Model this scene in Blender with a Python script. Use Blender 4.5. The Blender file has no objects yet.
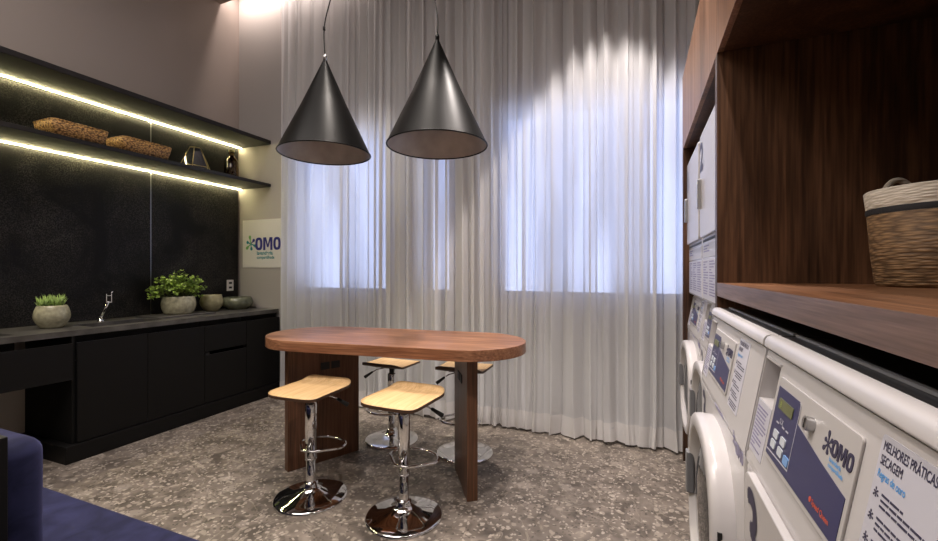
import bpy, math, random
import numpy as np
from mathutils import Vector, Matrix
PI = math.pi
random.seed(7)
sc = bpy.context.scene
col = sc.collection

# ---------------------------------------------------------------- camera
YAW = math.atan(171 / 425.0)
cd = bpy.data.cameras.new('camera'); cam = bpy.data.objects.new('camera', cd); col.objects.link(cam)
cam.location = (0, 0, 1.313); cam.rotation_euler = (PI / 2, 0, YAW)
cd.sensor_width = 36; cd.lens = 425 / 938 * 36; cd.clip_start = 0.02
sc.camera = cam
# ---------------------------------------------------------------- world: dusk sky outside the windows
w = bpy.data.worlds.new('world'); sc.world = w; w.use_nodes = True
bg = w.node_tree.nodes['Background']; bg.inputs[1].default_value = 2.1
_n, _l = w.node_tree.nodes, w.node_tree.links
_tc = _n.new('ShaderNodeTexCoord'); _sp = _n.new('ShaderNodeSeparateXYZ'); _l.new(_tc.outputs['Generated'], _sp.inputs[0])
_mr = _n.new('ShaderNodeMapRange'); _mr.inputs[1].default_value = -0.05; _mr.inputs[2].default_value = 0.30; _l.new(_sp.outputs['Z'], _mr.inputs[0])
_cr = _n.new('ShaderNodeValToRGB'); _cr.color_ramp.elements[0].color = (0.62, 0.70, 1.0, 1); _cr.color_ramp.elements[1].color = (0.12, 0.15, 0.27, 1)
_l.new(_mr.outputs[0], _cr.inputs[0])
_vm = _n.new('ShaderNodeVectorMath'); _vm.operation = 'MULTIPLY'; _vm.inputs[1].default_value = (9, 9, 0.7); _l.new(_tc.outputs['Generated'], _vm.inputs[0])
_nz = _n.new('ShaderNodeTexNoise'); _nz.inputs['Scale'].default_value = 1.6; _nz.inputs['Detail'].default_value = 2; _l.new(_vm.outputs[0], _nz.inputs['Vector'])
_nr = _n.new('ShaderNodeMapRange'); _nr.inputs[1].default_value = 0.40; _nr.inputs[2].default_value = 0.62; _nr.inputs[3].default_value = 0.30; _nr.inputs[4].default_value = 1.9; _l.new(_nz.outputs['Fac'], _nr.inputs[0])
_sc = _n.new('ShaderNodeVectorMath'); _sc.operation = 'SCALE'; _l.new(_cr.outputs[0], _sc.inputs[0]); _l.new(_nr.outputs[0], _sc.inputs['Scale'])
_l.new(_sc.outputs[0], bg.inputs[0])
# ---------------------------------------------------------------- lights
def spot(name, loc, power, angle, blend=0.35, size=0.05, colr=(1, 0.86, 0.72), aim=None):
    l = bpy.data.lights.new(name, 'SPOT'); l.energy = power; l.spot_size = math.radians(angle); l.spot_blend = blend
    l.shadow_soft_size = size; l.color = colr
    o = bpy.data.objects.new(name, l); col.objects.link(o); o.location = loc
    if aim: o.rotation_euler = (Vector(aim) - Vector(loc)).to_track_quat('-Z', 'Y').to_euler()
    return o
def area(name, loc, power, sx, sy, colr=(1, 0.88, 0.76), rot=(0, 0, 0)):
    l = bpy.data.lights.new(name, 'AREA'); l.shape = 'RECTANGLE'; l.size = sx; l.size_y = sy; l.energy = power; l.color = colr
    o = bpy.data.objects.new(name, l); col.objects.link(o); o.location = loc; o.rotation_euler = rot
    return o
WARM = (1, 0.90, 0.81)
for i, (x, y, p, a, bl) in enumerate([(-0.24, 2.74, 230, 62, .15), (-0.12, 1.75, 60, 70, .3), (-0.12, 0.75, 125, 80, .25),
                               (-2.4, 2.74, 85, 58, .4), (-1.5, 2.2, 150, 58, .5), (-2.7, 1.2, 45, 62, .4), (-1.2, 0.4, 85, 95, .4)]):
    spot('downlight_lamp', (x, y, 4.15), p, a, bl, 0.05, WARM if x < -1 else (1, 0.90, 0.84))
area('ceiling_fill_light', (-2.2, 0.2, 4.15), 70, 2.6, 1.6, (1, 0.91, 0.85))  # added fill light overhead, no such ceiling panel is known
area('cove_strip_lamp', (-3.35, 3.31, 4.36), 11, 1.7, 0.05, (1, 0.84, 0.76), (math.radians(35), 0, 0))
area('cove_strip_lamp', (-1.2, 3.31, 4.36), 1.5, 2.4, 0.05, (1, 0.84, 0.76), (math.radians(35), 0, 0))
LED_POWER = 80
sc.view_settings.view_transform = 'Standard'; sc.view_settings.look = 'None'; sc.view_settings.gamma = 1
sc.view_settings.use_curve_mapping = False; sc.view_settings.exposure = 0.50
sc.cycles.max_bounces = 8; sc.cycles.transparent_max_bounces = 16; sc.cycles.sample_clamp_indirect = 6
sc.cycles.use_denoising = True

# ---------------------------------------------------------------- materials
def new_mat(name):
    m = bpy.data.materials.new(name); m.use_nodes = True
    return m, m.node_tree.nodes, m.node_tree.links, m.node_tree.nodes['Principled BSDF']
def plain(name, c, rough=0.5, metal=0.0, spec=0.5, bump=0.0, bscale=200, var=0.0, vscale=6, emit=None, es=0):
    m, n, l, b = new_mat(name)
    b.inputs['Base Color'].default_value = (*c, 1); b.inputs['Roughness'].default_value = rough
    b.inputs['Metallic'].default_value = metal; b.inputs['Specular IOR Level'].default_value = spec
    if emit: b.inputs['Emission Color'].default_value = (*emit, 1); b.inputs['Emission Strength'].default_value = es
    tc = n.new('ShaderNodeTexCoord')
    if var:
        t = n.new('ShaderNodeTexNoise'); t.inputs['Scale'].default_value = vscale; t.inputs['Detail'].default_value = 5
        l.new(tc.outputs['Object'], t.inputs['Vector'])
        r = n.new('ShaderNodeValToRGB'); r.color_ramp.elements[0].position = 0.3; r.color_ramp.elements[1].position = 0.7
        r.color_ramp.elements[0].color = tuple(max(0, v * (1 - var)) for v in c) + (1,)
        r.color_ramp.elements[1].color = tuple(min(1, v * (1 + var)) for v in c) + (1,)
        l.new(t.outputs['Fac'], r.inputs[0]); l.new(r.outputs[0], b.inputs['Base Color'])
    if bump:
        t = n.new('ShaderNodeTexNoise'); t.inputs['Scale'].default_value = bscale; t.inputs['Detail'].default_value = 3
        l.new(tc.outputs['Object'], t.inputs['Vector'])
        u = n.new('ShaderNodeBump'); u.inputs['Strength'].default_value = bump; u.inputs['Distance'].default_value = 0.002
        l.new(t.outputs['Fac'], u.inputs['Height']); l.new(u.outputs[0], b.inputs['Normal'])
    return m
def wood(name, c0, c1, c2, along='Z', rough=0.4, freq=9, spec=0.4):
    m, n, l, b = new_mat(name)
    tc = n.new('ShaderNodeTexCoord'); mp = n.new('ShaderNodeMapping')
    s = {'X': (0.9, freq, freq), 'Y': (freq, 0.9, freq), 'Z': (freq, freq, 0.7)}[along]
    mp.inputs['Scale'].default_value = s
    l.new(tc.outputs['Object'], mp.inputs['Vector'])
    t = n.new('ShaderNodeTexNoise'); t.inputs['Scale'].default_value = 1.0; t.inputs['Detail'].default_value = 6
    t.inputs['Roughness'].default_value = 0.62; t.inputs['Distortion'].default_value = 1.1
    l.new(mp.outputs[0], t.inputs['Vector'])
    mp2 = n.new('ShaderNodeMapping'); mp2.inputs['Scale'].default_value = tuple(v * (14 if v > 1 else 5) for v in s)
    l.new(tc.outputs['Object'], mp2.inputs['Vector'])
    t2 = n.new('ShaderNodeTexNoise'); t2.inputs['Scale'].default_value = 1.0; t2.inputs['Detail'].default_value = 3
    l.new(mp2.outputs[0], t2.inputs['Vector'])
    mx = n.new('ShaderNodeMath'); mx.operation = 'MULTIPLY_ADD'; mx.inputs[1].default_value = 0.42; l.new(t2.outputs['Fac'], mx.inputs[0])
    ms = n.new('ShaderNodeMath'); ms.operation = 'MULTIPLY'; ms.inputs[1].default_value = 0.62; l.new(t.outputs['Fac'], ms.inputs[0])
    l.new(ms.outputs[0], mx.inputs[2])
    r = n.new('ShaderNodeValToRGB'); e = r.color_ramp.elements
    e[0].position = 0.36; e[0].color = (*c0, 1); e[1].position = 0.68; e[1].color = (*c2, 1)
    k = e.new(0.52); k.color = (*c1, 1)
    l.new(mx.outputs[0], r.inputs[0]); l.new(r.outputs[0], b.inputs['Base Color'])
    b.inputs['Roughness'].default_value = rough; b.inputs['Specular IOR Level'].default_value = spec
    u = n.new('ShaderNodeBump'); u.inputs['Strength'].default_value = 0.15; u.inputs['Distance'].default_value = 0.001
    l.new(t2.outputs['Fac'], u.inputs['Height']); l.new(u.outputs[0], b.inputs['Normal'])
    return m
def floor_mat():
    m, n, l, b = new_mat('speckled_stone_floor')
    tc = n.new('ShaderNodeTexCoord')
    ds = n.new('ShaderNodeTexNoise'); ds.inputs['Scale'].default_value = 7; ds.inputs['Detail'].default_value = 8; ds.inputs['Distortion'].default_value = 0.8
    l.new(tc.outputs['Object'], ds.inputs['Vector'])
    base = n.new('ShaderNodeValToRGB'); e = base.color_ramp.elements
    e[0].position = 0.32; e[0].color = (0.085, 0.070, 0.059, 1); e[1].position = 0.70; e[1].color = (0.235, 0.198, 0.167, 1)
    l.new(ds.outputs['Fac'], base.inputs[0])
    cur = base.outputs[0]
    # warped coordinates give chips irregular outlines
    wn = n.new('ShaderNodeTexNoise'); wn.inputs['Scale'].default_value = 22; wn.inputs['Detail'].default_value = 4
    l.new(tc.outputs['Object'], wn.inputs['Vector'])
    sub = n.new('ShaderNodeVectorMath'); sub.operation = 'MULTIPLY_ADD'
    l.new(wn.outputs['Color'], sub.inputs[0]); sub.inputs[1].default_value = (0.05, 0.05, 0.0); l.new(tc.outputs['Object'], sub.inputs[2])
    for sc_, lo, hi, colr in ((8, 0.86, 0.34, (0.29, 0.25, 0.215)), (15, 0.80, 0.36, (0.09, 0.075, 0.062)),
                              (26, 0.72, 0.40, (0.33, 0.285, 0.24)), (55, 0.72, 0.45, (0.44, 0.385, 0.33)), (60, 0.2, 0.40, (0.06, 0.05, 0.043))):
        v = n.new('ShaderNodeTexVoronoi'); v.inputs['Scale'].default_value = sc_; v.inputs['Randomness'].default_value = 1
        l.new(sub.outputs[0], v.inputs['Vector'])
        sx = n.new('ShaderNodeSeparateColor'); l.new(v.outputs['Color'], sx.inputs[0])
        g = n.new('ShaderNodeMath'); g.operation = 'GREATER_THAN' if lo > 0.5 else 'LESS_THAN'; g.inputs[1].default_value = lo; l.new(sx.outputs[0], g.inputs[0])
        d = n.new('ShaderNodeMapRange'); d.inputs[1].default_value = hi + 0.05; d.inputs[2].default_value = hi - 0.05; l.new(v.outputs['Distance'], d.inputs[0])
        a = n.new('ShaderNodeMath'); a.operation = 'MULTIPLY'; l.new(g.outputs[0], a.inputs[0]); l.new(d.outputs[0], a.inputs[1])
        a2 = n.new('ShaderNodeMath'); a2.operation = 'MULTIPLY'; l.new(a.outputs[0], a2.inputs[0]); a2.inputs[1].default_value = 0.75
        mx = n.new('ShaderNodeMix'); mx.data_type = 'RGBA'; l.new(a2.outputs[0], mx.inputs[0]); l.new(cur, mx.inputs[6]); mx.inputs[7].default_value = (*colr, 1)
        cur = mx.outputs[2]
    # thin veins
    vn = n.new('ShaderNodeTexNoise'); vn.inputs['Scale'].default_value = 3.2; vn.inputs['Detail'].default_value = 6; vn.inputs['Distortion'].default_value = 1.5
    l.new(tc.outputs['Object'], vn.inputs['Vector'])
    ab = n.new('ShaderNodeMath'); ab.operation = 'SUBTRACT'; ab.inputs[1].default_value = 0.5; l.new(vn.outputs['Fac'], ab.inputs[0])
    ab2 = n.new('ShaderNodeMath'); ab2.operation = 'ABSOLUTE'; l.new(ab.outputs[0], ab2.inputs[0])
    vr = n.new('ShaderNodeMapRange'); vr.inputs[1].default_value = 0.012; vr.inputs[2].default_value = 0.0; vr.inputs[4].default_value = 0.5; l.new(ab2.outputs[0], vr.inputs[0])
    mx = n.new('ShaderNodeMix'); mx.data_type = 'RGBA'; l.new(vr.outputs[0], mx.inputs[0]); l.new(cur, mx.inputs[6]); mx.inputs[7].default_value = (0.38, 0.33, 0.27, 1)
    # tile joints every 0.9 m
    br = n.new('ShaderNodeTexBrick'); br.offset = 0; br.inputs['Scale'].default_value = 1; br.inputs['Brick Width'].default_value = 0.9; br.inputs['Row Height'].default_value = 0.9
    br.inputs['Mortar Size'].default_value = 0.0012; br.inputs['Mortar Smooth'].default_value = 0
    l.new(tc.outputs['Object'], br.inputs['Vector'])
    mb = n.new('ShaderNodeMath'); mb.operation = 'MULTIPLY'; mb.inputs[1].default_value = 0.6; l.new(br.outputs['Fac'], mb.inputs[0])
    m2 = n.new('ShaderNodeMix'); m2.data_type = 'RGBA'; l.new(mb.outputs[0], m2.inputs[0]); l.new(mx.outputs[2], m2.inputs[6]); m2.inputs[7].default_value = (0.07, 0.06, 0.05, 1)
    l.new(m2.outputs[2], b.inputs['Base Color'])
    b.inputs['Roughness'].default_value = 0.42; b.inputs['Specular IOR Level'].default_value = 0.45
    return m
def stone_panel():
    m, n, l, b = new_mat('black_speckled_stone')
    tc = n.new('ShaderNodeTexCoord')
    a = n.new('ShaderNodeTexNoise'); a.inputs['Scale'].default_value = 2.6; a.inputs['Detail'].default_value = 5; a.inputs['Distortion'].default_value = 0.8
    s = n.new('ShaderNodeTexNoise'); s.inputs['Scale'].default_value = 130; s.inputs['Detail'].default_value = 2
    l.new(tc.outputs['Object'], a.inputs['Vector']); l.new(tc.outputs['Object'], s.inputs['Vector'])
    mp = n.new('ShaderNodeMapRange'); mp.inputs[1].default_value = 0.40; mp.inputs[2].default_value = 0.72; l.new(a.outputs['Fac'], mp.inputs[0])
    ms = n.new('ShaderNodeMapRange'); ms.inputs[1].default_value = 0.42; ms.inputs[2].default_value = 0.72; l.new(s.outputs['Fac'], ms.inputs[0])
    mu = n.new('ShaderNodeMath'); mu.operation = 'MULTIPLY'; l.new(mp.outputs[0], mu.inputs[0]); l.new(ms.outputs[0], mu.inputs[1])
    ad = n.new('ShaderNodeMath'); ad.operation = 'MULTIPLY_ADD'; l.new(ms.outputs[0], ad.inputs[0]); ad.inputs[1].default_value = 0.05; l.new(mu.outputs[0], ad.inputs[2])
    r = n.new('ShaderNodeValToRGB'); r.color_ramp.elements[0].color = (0.0034, 0.0029, 0.0040, 1); r.color_ramp.elements[1].color = (0.080, 0.076, 0.064, 1)
    l.new(ad.outputs[0], r.inputs[0]); l.new(r.outputs[0], b.inputs['Base Color'])
    b.inputs['Roughness'].default_value = 0.55; b.inputs['Specular IOR Level'].default_value = 0.25
    return m
def wicker(name, c0, c1, sz=(60, 60, 160)):
    m, n, l, b = new_mat(name)
    tc = n.new('ShaderNodeTexCoord'); mp = n.new('ShaderNodeMapping'); mp.inputs['Scale'].default_value = sz
    l.new(tc.outputs['Object'], mp.inputs['Vector'])
    v = n.new('ShaderNodeTexVoronoi'); v.inputs['Scale'].default_value = 1; l.new(mp.outputs[0], v.inputs['Vector'])
    r = n.new('ShaderNodeValToRGB'); r.color_ramp.elements[0].color = (*c1, 1); r.color_ramp.elements[1].color = (*c0, 1)
    r.color_ramp.elements[0].position = 0.1; r.color_ramp.elements[1].position = 0.75
    l.new(v.outputs['Distance'], r.inputs[0]); l.new(r.outputs[0], b.inputs['Base Color'])
    u = n.new('ShaderNodeBump'); u.inputs['Strength'].default_value = 0.8; u.inputs['Distance'].default_value = 0.004; u.invert = True
    l.new(v.outputs['Distance'], u.inputs['Height']); l.new(u.outputs[0], b.inputs['Normal'])
    b.inputs['Roughness'].default_value = 0.65
    return m
def sheer(name, tr, tl, c):
    m, n, l, b = new_mat(name)
    n.remove(b); out = n['Material Output']
    d = n.new('ShaderNodeBsdfDiffuse'); d.inputs[0].default_value = (*c, 1)
    t = n.new('ShaderNodeBsdfTranslucent'); t.inputs[0].default_value = (*c, 1)
    x = n.new('ShaderNodeBsdfTransparent')
    a = n.new('ShaderNodeMixShader'); a.inputs[0].default_value = tl; l.new(d.outputs[0], a.inputs[1]); l.new(t.outputs[0], a.inputs[2])
    z = n.new('ShaderNodeMixShader'); z.inputs[0].default_value = tr; l.new(a.outputs[0], z.inputs[1]); l.new(x.outputs[0], z.inputs[2])
    l.new(z.outputs[0], out.inputs[0])
    return m
def velvet():
    m, n, l, b = new_mat('navy_velvet')
    tc = n.new('ShaderNodeTexCoord')
    t = n.new('ShaderNodeTexNoise'); t.inputs['Scale'].default_value = 9; t.inputs['Detail'].default_value = 6; t.inputs['Distortion'].default_value = 1.2
    l.new(tc.outputs['Object'], t.inputs['Vector'])
    r = n.new('ShaderNodeValToRGB'); e = r.color_ramp.elements
    e[0].position = 0.3; e[0].color = (0.006, 0.007, 0.026, 1); e[1].position = 0.75; e[1].color = (0.024, 0.026, 0.075, 1)
    l.new(t.outputs['Fac'], r.inputs[0]); l.new(r.outputs[0], b.inputs['Base Color'])
    b.inputs['Roughness'].default_value = 0.8; b.inputs['Sheen Weight'].default_value = 0.22; b.inputs['Sheen Tint'].default_value = (0.35, 0.35, 0.75, 1)
    b.inputs['Specular IOR Level'].default_value = 0.2
    return m
def glass(name, c, rough=0.02):
    m, n, l, b = new_mat(name)
    b.inputs['Base Color'].default_value = (*c, 1); b.inputs['Transmission Weight'].default_value = 1; b.inputs['Roughness'].default_value = rough
    return m
def pane_mat():
    m, n, l, b = new_mat('window_glass'); n.remove(b)
    x = n.new('ShaderNodeBsdfTransparent'); x.inputs[0].default_value = (0.92, 0.95, 1, 1)
    g = n.new('ShaderNodeBsdfGlossy'); g.inputs['Roughness'].default_value = 0.02
    z = n.new('ShaderNodeMixShader'); z.inputs[0].default_value = 0.05
    l.new(x.outputs[0], z.inputs[1]); l.new(g.outputs[0], z.inputs[2]); l.new(z.outputs[0], n['Material Output'].inputs[0])
    return m
M = dict(
    floor=floor_mat(), stone=stone_panel(),
    pink=plain('mauve_wall_paint', (0.32, 0.275, 0.25), 0.8, bump=0.05, spec=0.2),
    grey=plain('grey_wall_paint', (0.40, 0.375, 0.36), 0.8, bump=0.05, spec=0.2),
    beige=plain('beige_lightened_wall', (0.66, 0.60, 0.52), 0.7),  # paler than the left wall, making up for light missing under the worktop
    white_wall=plain('white_wall_paint', (0.62, 0.60, 0.58), 0.8, spec=0.2),
    ceil=plain('brown_ceiling_paint', (0.30, 0.24, 0.21), 0.8, spec=0.2),
    cove=plain('white_cove_paint', (0.8, 0.76, 0.72), 0.8, spec=0.2),
    black=plain('black_laminate', (0.0065, 0.006, 0.006), 0.5, spec=0.22, bump=0.03),
    recess=plain('black_recess', (0.006, 0.006, 0.006), 0.6, spec=0.2),
    shelf=plain('black_shelf_board', (0.016, 0.014, 0.015), 0.45, spec=0.4),
    counter=plain('dark_stone_worktop', (0.085, 0.080, 0.074), 0.28, spec=0.5, var=0.35, vscale=14),
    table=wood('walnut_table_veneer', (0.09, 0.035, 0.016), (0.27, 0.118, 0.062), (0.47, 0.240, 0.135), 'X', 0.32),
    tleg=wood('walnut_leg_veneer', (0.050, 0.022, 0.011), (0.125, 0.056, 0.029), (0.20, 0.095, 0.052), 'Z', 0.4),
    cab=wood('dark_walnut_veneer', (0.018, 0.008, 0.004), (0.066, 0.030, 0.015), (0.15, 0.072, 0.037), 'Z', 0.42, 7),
    cabLit=wood('walnut_lit_door_veneer', (0.10, 0.048, 0.026), (0.24, 0.120, 0.066), (0.38, 0.21, 0.125), 'Z', 0.4, 7),  # door veneer, lightened to stand in for light on the fronts
    cabY=wood('dark_walnut_shelf_veneer', (0.05, 0.022, 0.010), (0.17, 0.074, 0.034), (0.30, 0.14, 0.070), 'Y', 0.36, 7),
    edge=wood('grey_walnut_edge_band', (0.07, 0.042, 0.033), (0.16, 0.10, 0.082), (0.26, 0.175, 0.15), 'Y', 0.4, 14),
    ply=wood('pale_beech_ply', (0.48, 0.29, 0.13), (0.66, 0.44, 0.22), (0.78, 0.56, 0.32), 'X', 0.35, 10),
    plyedge=plain('dark_ply_edge', (0.07, 0.035, 0.02), 0.5),
    chrome=plain('chrome', (0.82, 0.82, 0.83), 0.06, metal=1),
    steel=plain('brushed_steel', (0.55, 0.55, 0.56), 0.3, metal=1),
    grip=plain('black_rubber', (0.015, 0.015, 0.015), 0.6),
    cone=plain('black_satin_metal', (0.004, 0.0037, 0.0037), 0.40, spec=0.17, bump=0.02, bscale=60),
    conein=plain('grey_reflector', (0.36, 0.35, 0.34), 0.5, var=0.25, vscale=5),
    bulb=plain('frosted_bulb', (0.5, 0.5, 0.5), 0.3),
    led=plain('led_strip', (1, 0.9, 0.6), 0.5, emit=(1.0, 0.88, 0.46), es=LED_POWER),
    pot=plain('olive_grey_glaze', (0.36, 0.33, 0.19), 0.28, var=0.25, vscale=25),
    potlight=plain('cream_green_glaze', (0.38, 0.36, 0.25), 0.25, var=0.3, vscale=30),
    potdark=plain('dark_grey_green_glaze', (0.15, 0.16, 0.11), 0.16, var=0.4, vscale=16),
    soil=plain('potting_soil', (0.03, 0.022, 0.016), 0.95, bump=0.6, bscale=120),
    leaf=plain('bright_green_leaf', (0.27, 0.40, 0.07), 0.4, var=0.5, vscale=18),
    succ=plain('succulent_green', (0.22, 0.33, 0.08), 0.4, var=0.4, vscale=20),
    stem=plain('green_stem', (0.12, 0.16, 0.05), 0.6),
    wick=wicker('golden_wicker', (0.10, 0.045, 0.015), (0.75, 0.43, 0.14), (70, 70, 110)),
    sea=wicker('seagrass_weave', (0.085, 0.045, 0.02), (0.30, 0.175, 0.085), (28, 28, 150)),
    cream=wicker('cream_cotton_rope', (0.50, 0.44, 0.37), (0.70, 0.63, 0.55), (28, 28, 150)),
    ropeblack=plain('black_cotton_cord', (0.02, 0.02, 0.025), 0.8, bump=0.5, bscale=150),
    amber=glass('amber_glass', (0.45, 0.28, 0.10), 0.05),
    smoke=glass('smoked_glass', (0.25, 0.2, 0.15), 0.03),
    brass=plain('aged_brass', (0.55, 0.42, 0.18), 0.3, metal=1),
    sheer=sheer('sheer_curtain_fabric', 0.17, 0.45, (0.84, 0.84, 0.85)),
    hem=sheer('sheer_hem_fabric', 0.06, 0.35, (0.84, 0.82, 0.81)),
    glass=pane_mat(), frame=plain('grey_window_frame', (0.20, 0.21, 0.24), 0.4),
    velvet=velvet(),
    enamel=plain('white_enamel', (0.56, 0.535, 0.54), 0.24, spec=0.5),
    enamel2=plain('light_grey_enamel', (0.50, 0.475, 0.47), 0.3, spec=0.5),
    navy=plain('navy_control_film', (0.035, 0.035, 0.115), 0.35),
    lcd=plain('olive_display', (0.14, 0.15, 0.055), 0.3),
    lcddig=plain('display_digits', (0.35, 0.42, 0.10), 0.4),
    btn=plain('pale_key', (0.62, 0.66, 0.72), 0.4), btnblue=plain('blue_key', (0.20, 0.38, 0.72), 0.4),
    paper=plain('paper_label', (0.54, 0.53, 0.60), 0.45),
    ink=plain('dark_ink', (0.035, 0.03, 0.07), 0.5), inkblue=plain('blue_ink', (0.08, 0.34, 0.75), 0.5),
    inkred=plain('red_ink', (0.62, 0.10, 0.05), 0.5), inkgrey=plain('grey_violet_ink', (0.26, 0.24, 0.38), 0.5),
    dglass=plain('dark_door_glass', (0.02, 0.022, 0.026), 0.05, spec=0.8),
    greyp=plain('grey_plastic', (0.18, 0.18, 0.19), 0.4),
    toplid=plain('black_worktop_sheet', (0.012, 0.012, 0.013), 0.35),
    sign=plain('white_acrylic_sign', (0.70, 0.68, 0.66), 0.3),
    omo=plain('logo_blue', (0.02, 0.022, 0.20), 0.4), teal=plain('logo_teal', (0.0, 0.22, 0.26), 0.4),
    green=plain('logo_green', (0.16, 0.42, 0.12), 0.4),
    socket=plain('white_plastic', (0.72, 0.70, 0.68), 0.35),
    hole=plain('socket_hole', (0.01, 0.01, 0.01), 0.6),
)

# ---------------------------------------------------------------- mesh helpers
class MB:
    def __init__(s): s.v = []; s.f = []; s.sm = []
    def add(s, vs, fs, smooth=False):
        o = len(s.v); s.v += [tuple(v) for v in vs]; s.f += [tuple(i + o for i in f) for f in fs]; s.sm += [smooth] * len(fs)
        return s
    def box(s, x0, x1, y0, y1, z0, z1):
        v = [(x0, y0, z0), (x1, y0, z0), (x1, y1, z0), (x0, y1, z0), (x0, y0, z1), (x1, y0, z1), (x1, y1, z1), (x0, y1, z1)]
        return s.add(v, [(0, 3, 2, 1), (4, 5, 6, 7), (0, 1, 5, 4), (1, 2, 6, 5), (2, 3, 7, 6), (3, 0, 4, 7)])
    def prism(s, pts, z0, z1, smooth=False):      # polygon in xy (counter-clockwise)
        n = len(pts)
        v = [(p[0], p[1], z0) for p in pts] + [(p[0], p[1], z1) for p in pts]
        s.add(v, [tuple(range(n - 1, -1, -1)), tuple(range(n, 2 * n))])
        o = len(s.v) - 2 * n
        for i in range(n):
            j = (i + 1) % n
            s.f.append((o + i, o + j, o + n + j, o + n + i)); s.sm.append(smooth)
        return s
    def extr(s, pts, y0, y1, smooth=False):       # polygon in xz extruded along y
        n = len(pts)
        v = [(p[0], y0, p[1]) for p in pts] + [(p[0], y1, p[1]) for p in pts]
        s.add(v, [tuple(range(n)), tuple(range(2 * n - 1, n - 1, -1))])
        o = len(s.v) - 2 * n
        for i in range(n):
            j = (i + 1) % n
            s.f.append((o + j, o + i, o + n + i, o + n + j)); s.sm.append(smooth)
        return s
    def lathe(s, prof, seg=40, c=(0, 0), caps=True):
        rows = []
        o = len(s.v); n = len(prof)
        for r, z in prof:
            for k in range(seg):
                a = 2 * PI * k / seg
                s.v.append((c[0] + r * math.cos(a), c[1] + r * math.sin(a), z))
        for i in range(n - 1):
            for k in range(seg):
                k2 = (k + 1) % seg
                s.f.append((o + i * seg + k, o + i * seg + k2, o + (i + 1) * seg + k2, o + (i + 1) * seg + k)); s.sm.append(True)
        if caps:
            if prof[0][0] > 1e-5: s.f.append(tuple(o + k for k in range(seg - 1, -1, -1))); s.sm.append(False)
            if prof[-1][0] > 1e-5: s.f.append(tuple(o + (n - 1) * seg + k for k in range(seg))); s.sm.append(False)
        return s
    def tube(s, pts, r, seg=10, closed=False):
        pts = [Vector(p) for p in pts]; n = len(pts); o = len(s.v)
        rr = r if isinstance(r, (list, tuple)) else [r] * n
        up = None
        for i, p in enumerate(pts):
            if closed: t = pts[(i + 1) % n] - pts[i - 1]
            else: t = pts[min(i + 1, n - 1)] - pts[max(i - 1, 0)]
            t.normalize()
            if up is None:
                up = Vector((0, 0, 1)) if abs(t.z) < 0.9 else Vector((1, 0, 0))
            a = t.cross(up); a.normalize(); b = a.cross(t); b.normalize(); up = b
            for k in range(seg):
                q = 2 * PI * k / seg
                s.v.append(tuple(p + a * (rr[i] * math.cos(q)) + b * (rr[i] * math.sin(q))))
        m = n if closed else n - 1
        for i in range(m):
            j = (i + 1) % n
            for k in range(seg):
                k2 = (k + 1) % seg
                s.f.append((o + i * seg + k, o + i * seg + k2, o + j * seg + k2, o + j * seg + k)); s.sm.append(True)
        if not closed:
            s.f.append(tuple(o + k for k in range(seg - 1, -1, -1))); s.sm.append(False)
            s.f.append(tuple(o + (n - 1) * seg + k for k in range(seg))); s.sm.append(False)
        return s
    def build(s, name, mat, parent=None, bevel=0, bseg=2, world=False, subsurf=0, solid=0):
        me = bpy.data.meshes.new(name)
        vs = s.v
        if world and parent is not None:
            L = parent_loc(parent); vs = [(x - L[0], y - L[1], z - L[2]) for x, y, z in vs]
        me.from_pydata(vs, [], s.f); me.polygons.foreach_set('use_smooth', s.sm); me.update()
        me.materials.append(mat)
        o = bpy.data.objects.new(name, me); col.objects.link(o)
        if parent is not None: o.parent = parent
        if solid:
            q = o.modifiers.new('solid', 'SOLIDIFY'); q.thickness = solid; q.offset = 0
        if bevel:
            q = o.modifiers.new('bevel', 'BEVEL'); q.width = bevel; q.segments = bseg; q.limit_method = 'ANGLE'; q.angle_limit = math.radians(40)
            o.data.polygons.foreach_set('use_smooth', [True] * len(me.polygons))
            q2 = o.modifiers.new('wn', 'WEIGHTED_NORMAL'); q2.keep_sharp = False
        if subsurf:
            q = o.modifiers.new('sub', 'SUBSURF'); q.levels = subsurf; q.render_levels = subsurf
        return o
def parent_loc(p):
    v = Vector((0, 0, 0))
    while p is not None: v = v + Vector(p.location); p = p.parent
    return v
def thing(name, label, cat, loc=(0, 0, 0), rz=0, group=None):
    o = bpy.data.objects.new(name, None); col.objects.link(o); o.location = loc; o.rotation_euler = (0, 0, rz)
    o.empty_display_size = 0.1
    o['label'] = label; o['category'] = cat
    if group: o['group'] = group
    return o
def tag(o, label, cat, group=None):
    o['label'] = label; o['category'] = cat
    if group: o['group'] = group
    return o
def struct(o): o['kind'] = 'structure'; return o
def lab(o, t): o['label'] = t; return o
def copy_tree(o, parent=None):
    c = o.copy(); col.objects.link(c)
    if parent is not None: c.parent = parent
    for ch in list(o.children): copy_tree(ch, c)
    return c
def text_mesh(body, size, bold=0.0, xs=1.0, depth=0.0):
    cu = bpy.data.curves.new('lettering', 'FONT'); cu.body = body; cu.size = size; cu.offset = bold; cu.extrude = depth
    o = bpy.data.objects.new('lettering', cu); col.objects.link(o)
    bpy.context.view_layer.update()
    dg = bpy.context.evaluated_depsgraph_get()
    me = bpy.data.meshes.new_from_object(o.evaluated_get(dg))
    vs = [(v.co.x * xs, v.co.y, v.co.z) for v in me.vertices]; fs = [tuple(p.vertices) for p in me.polygons]
    bpy.data.objects.remove(o); bpy.data.curves.remove(cu); bpy.data.meshes.remove(me)
    return vs, fs
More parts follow.
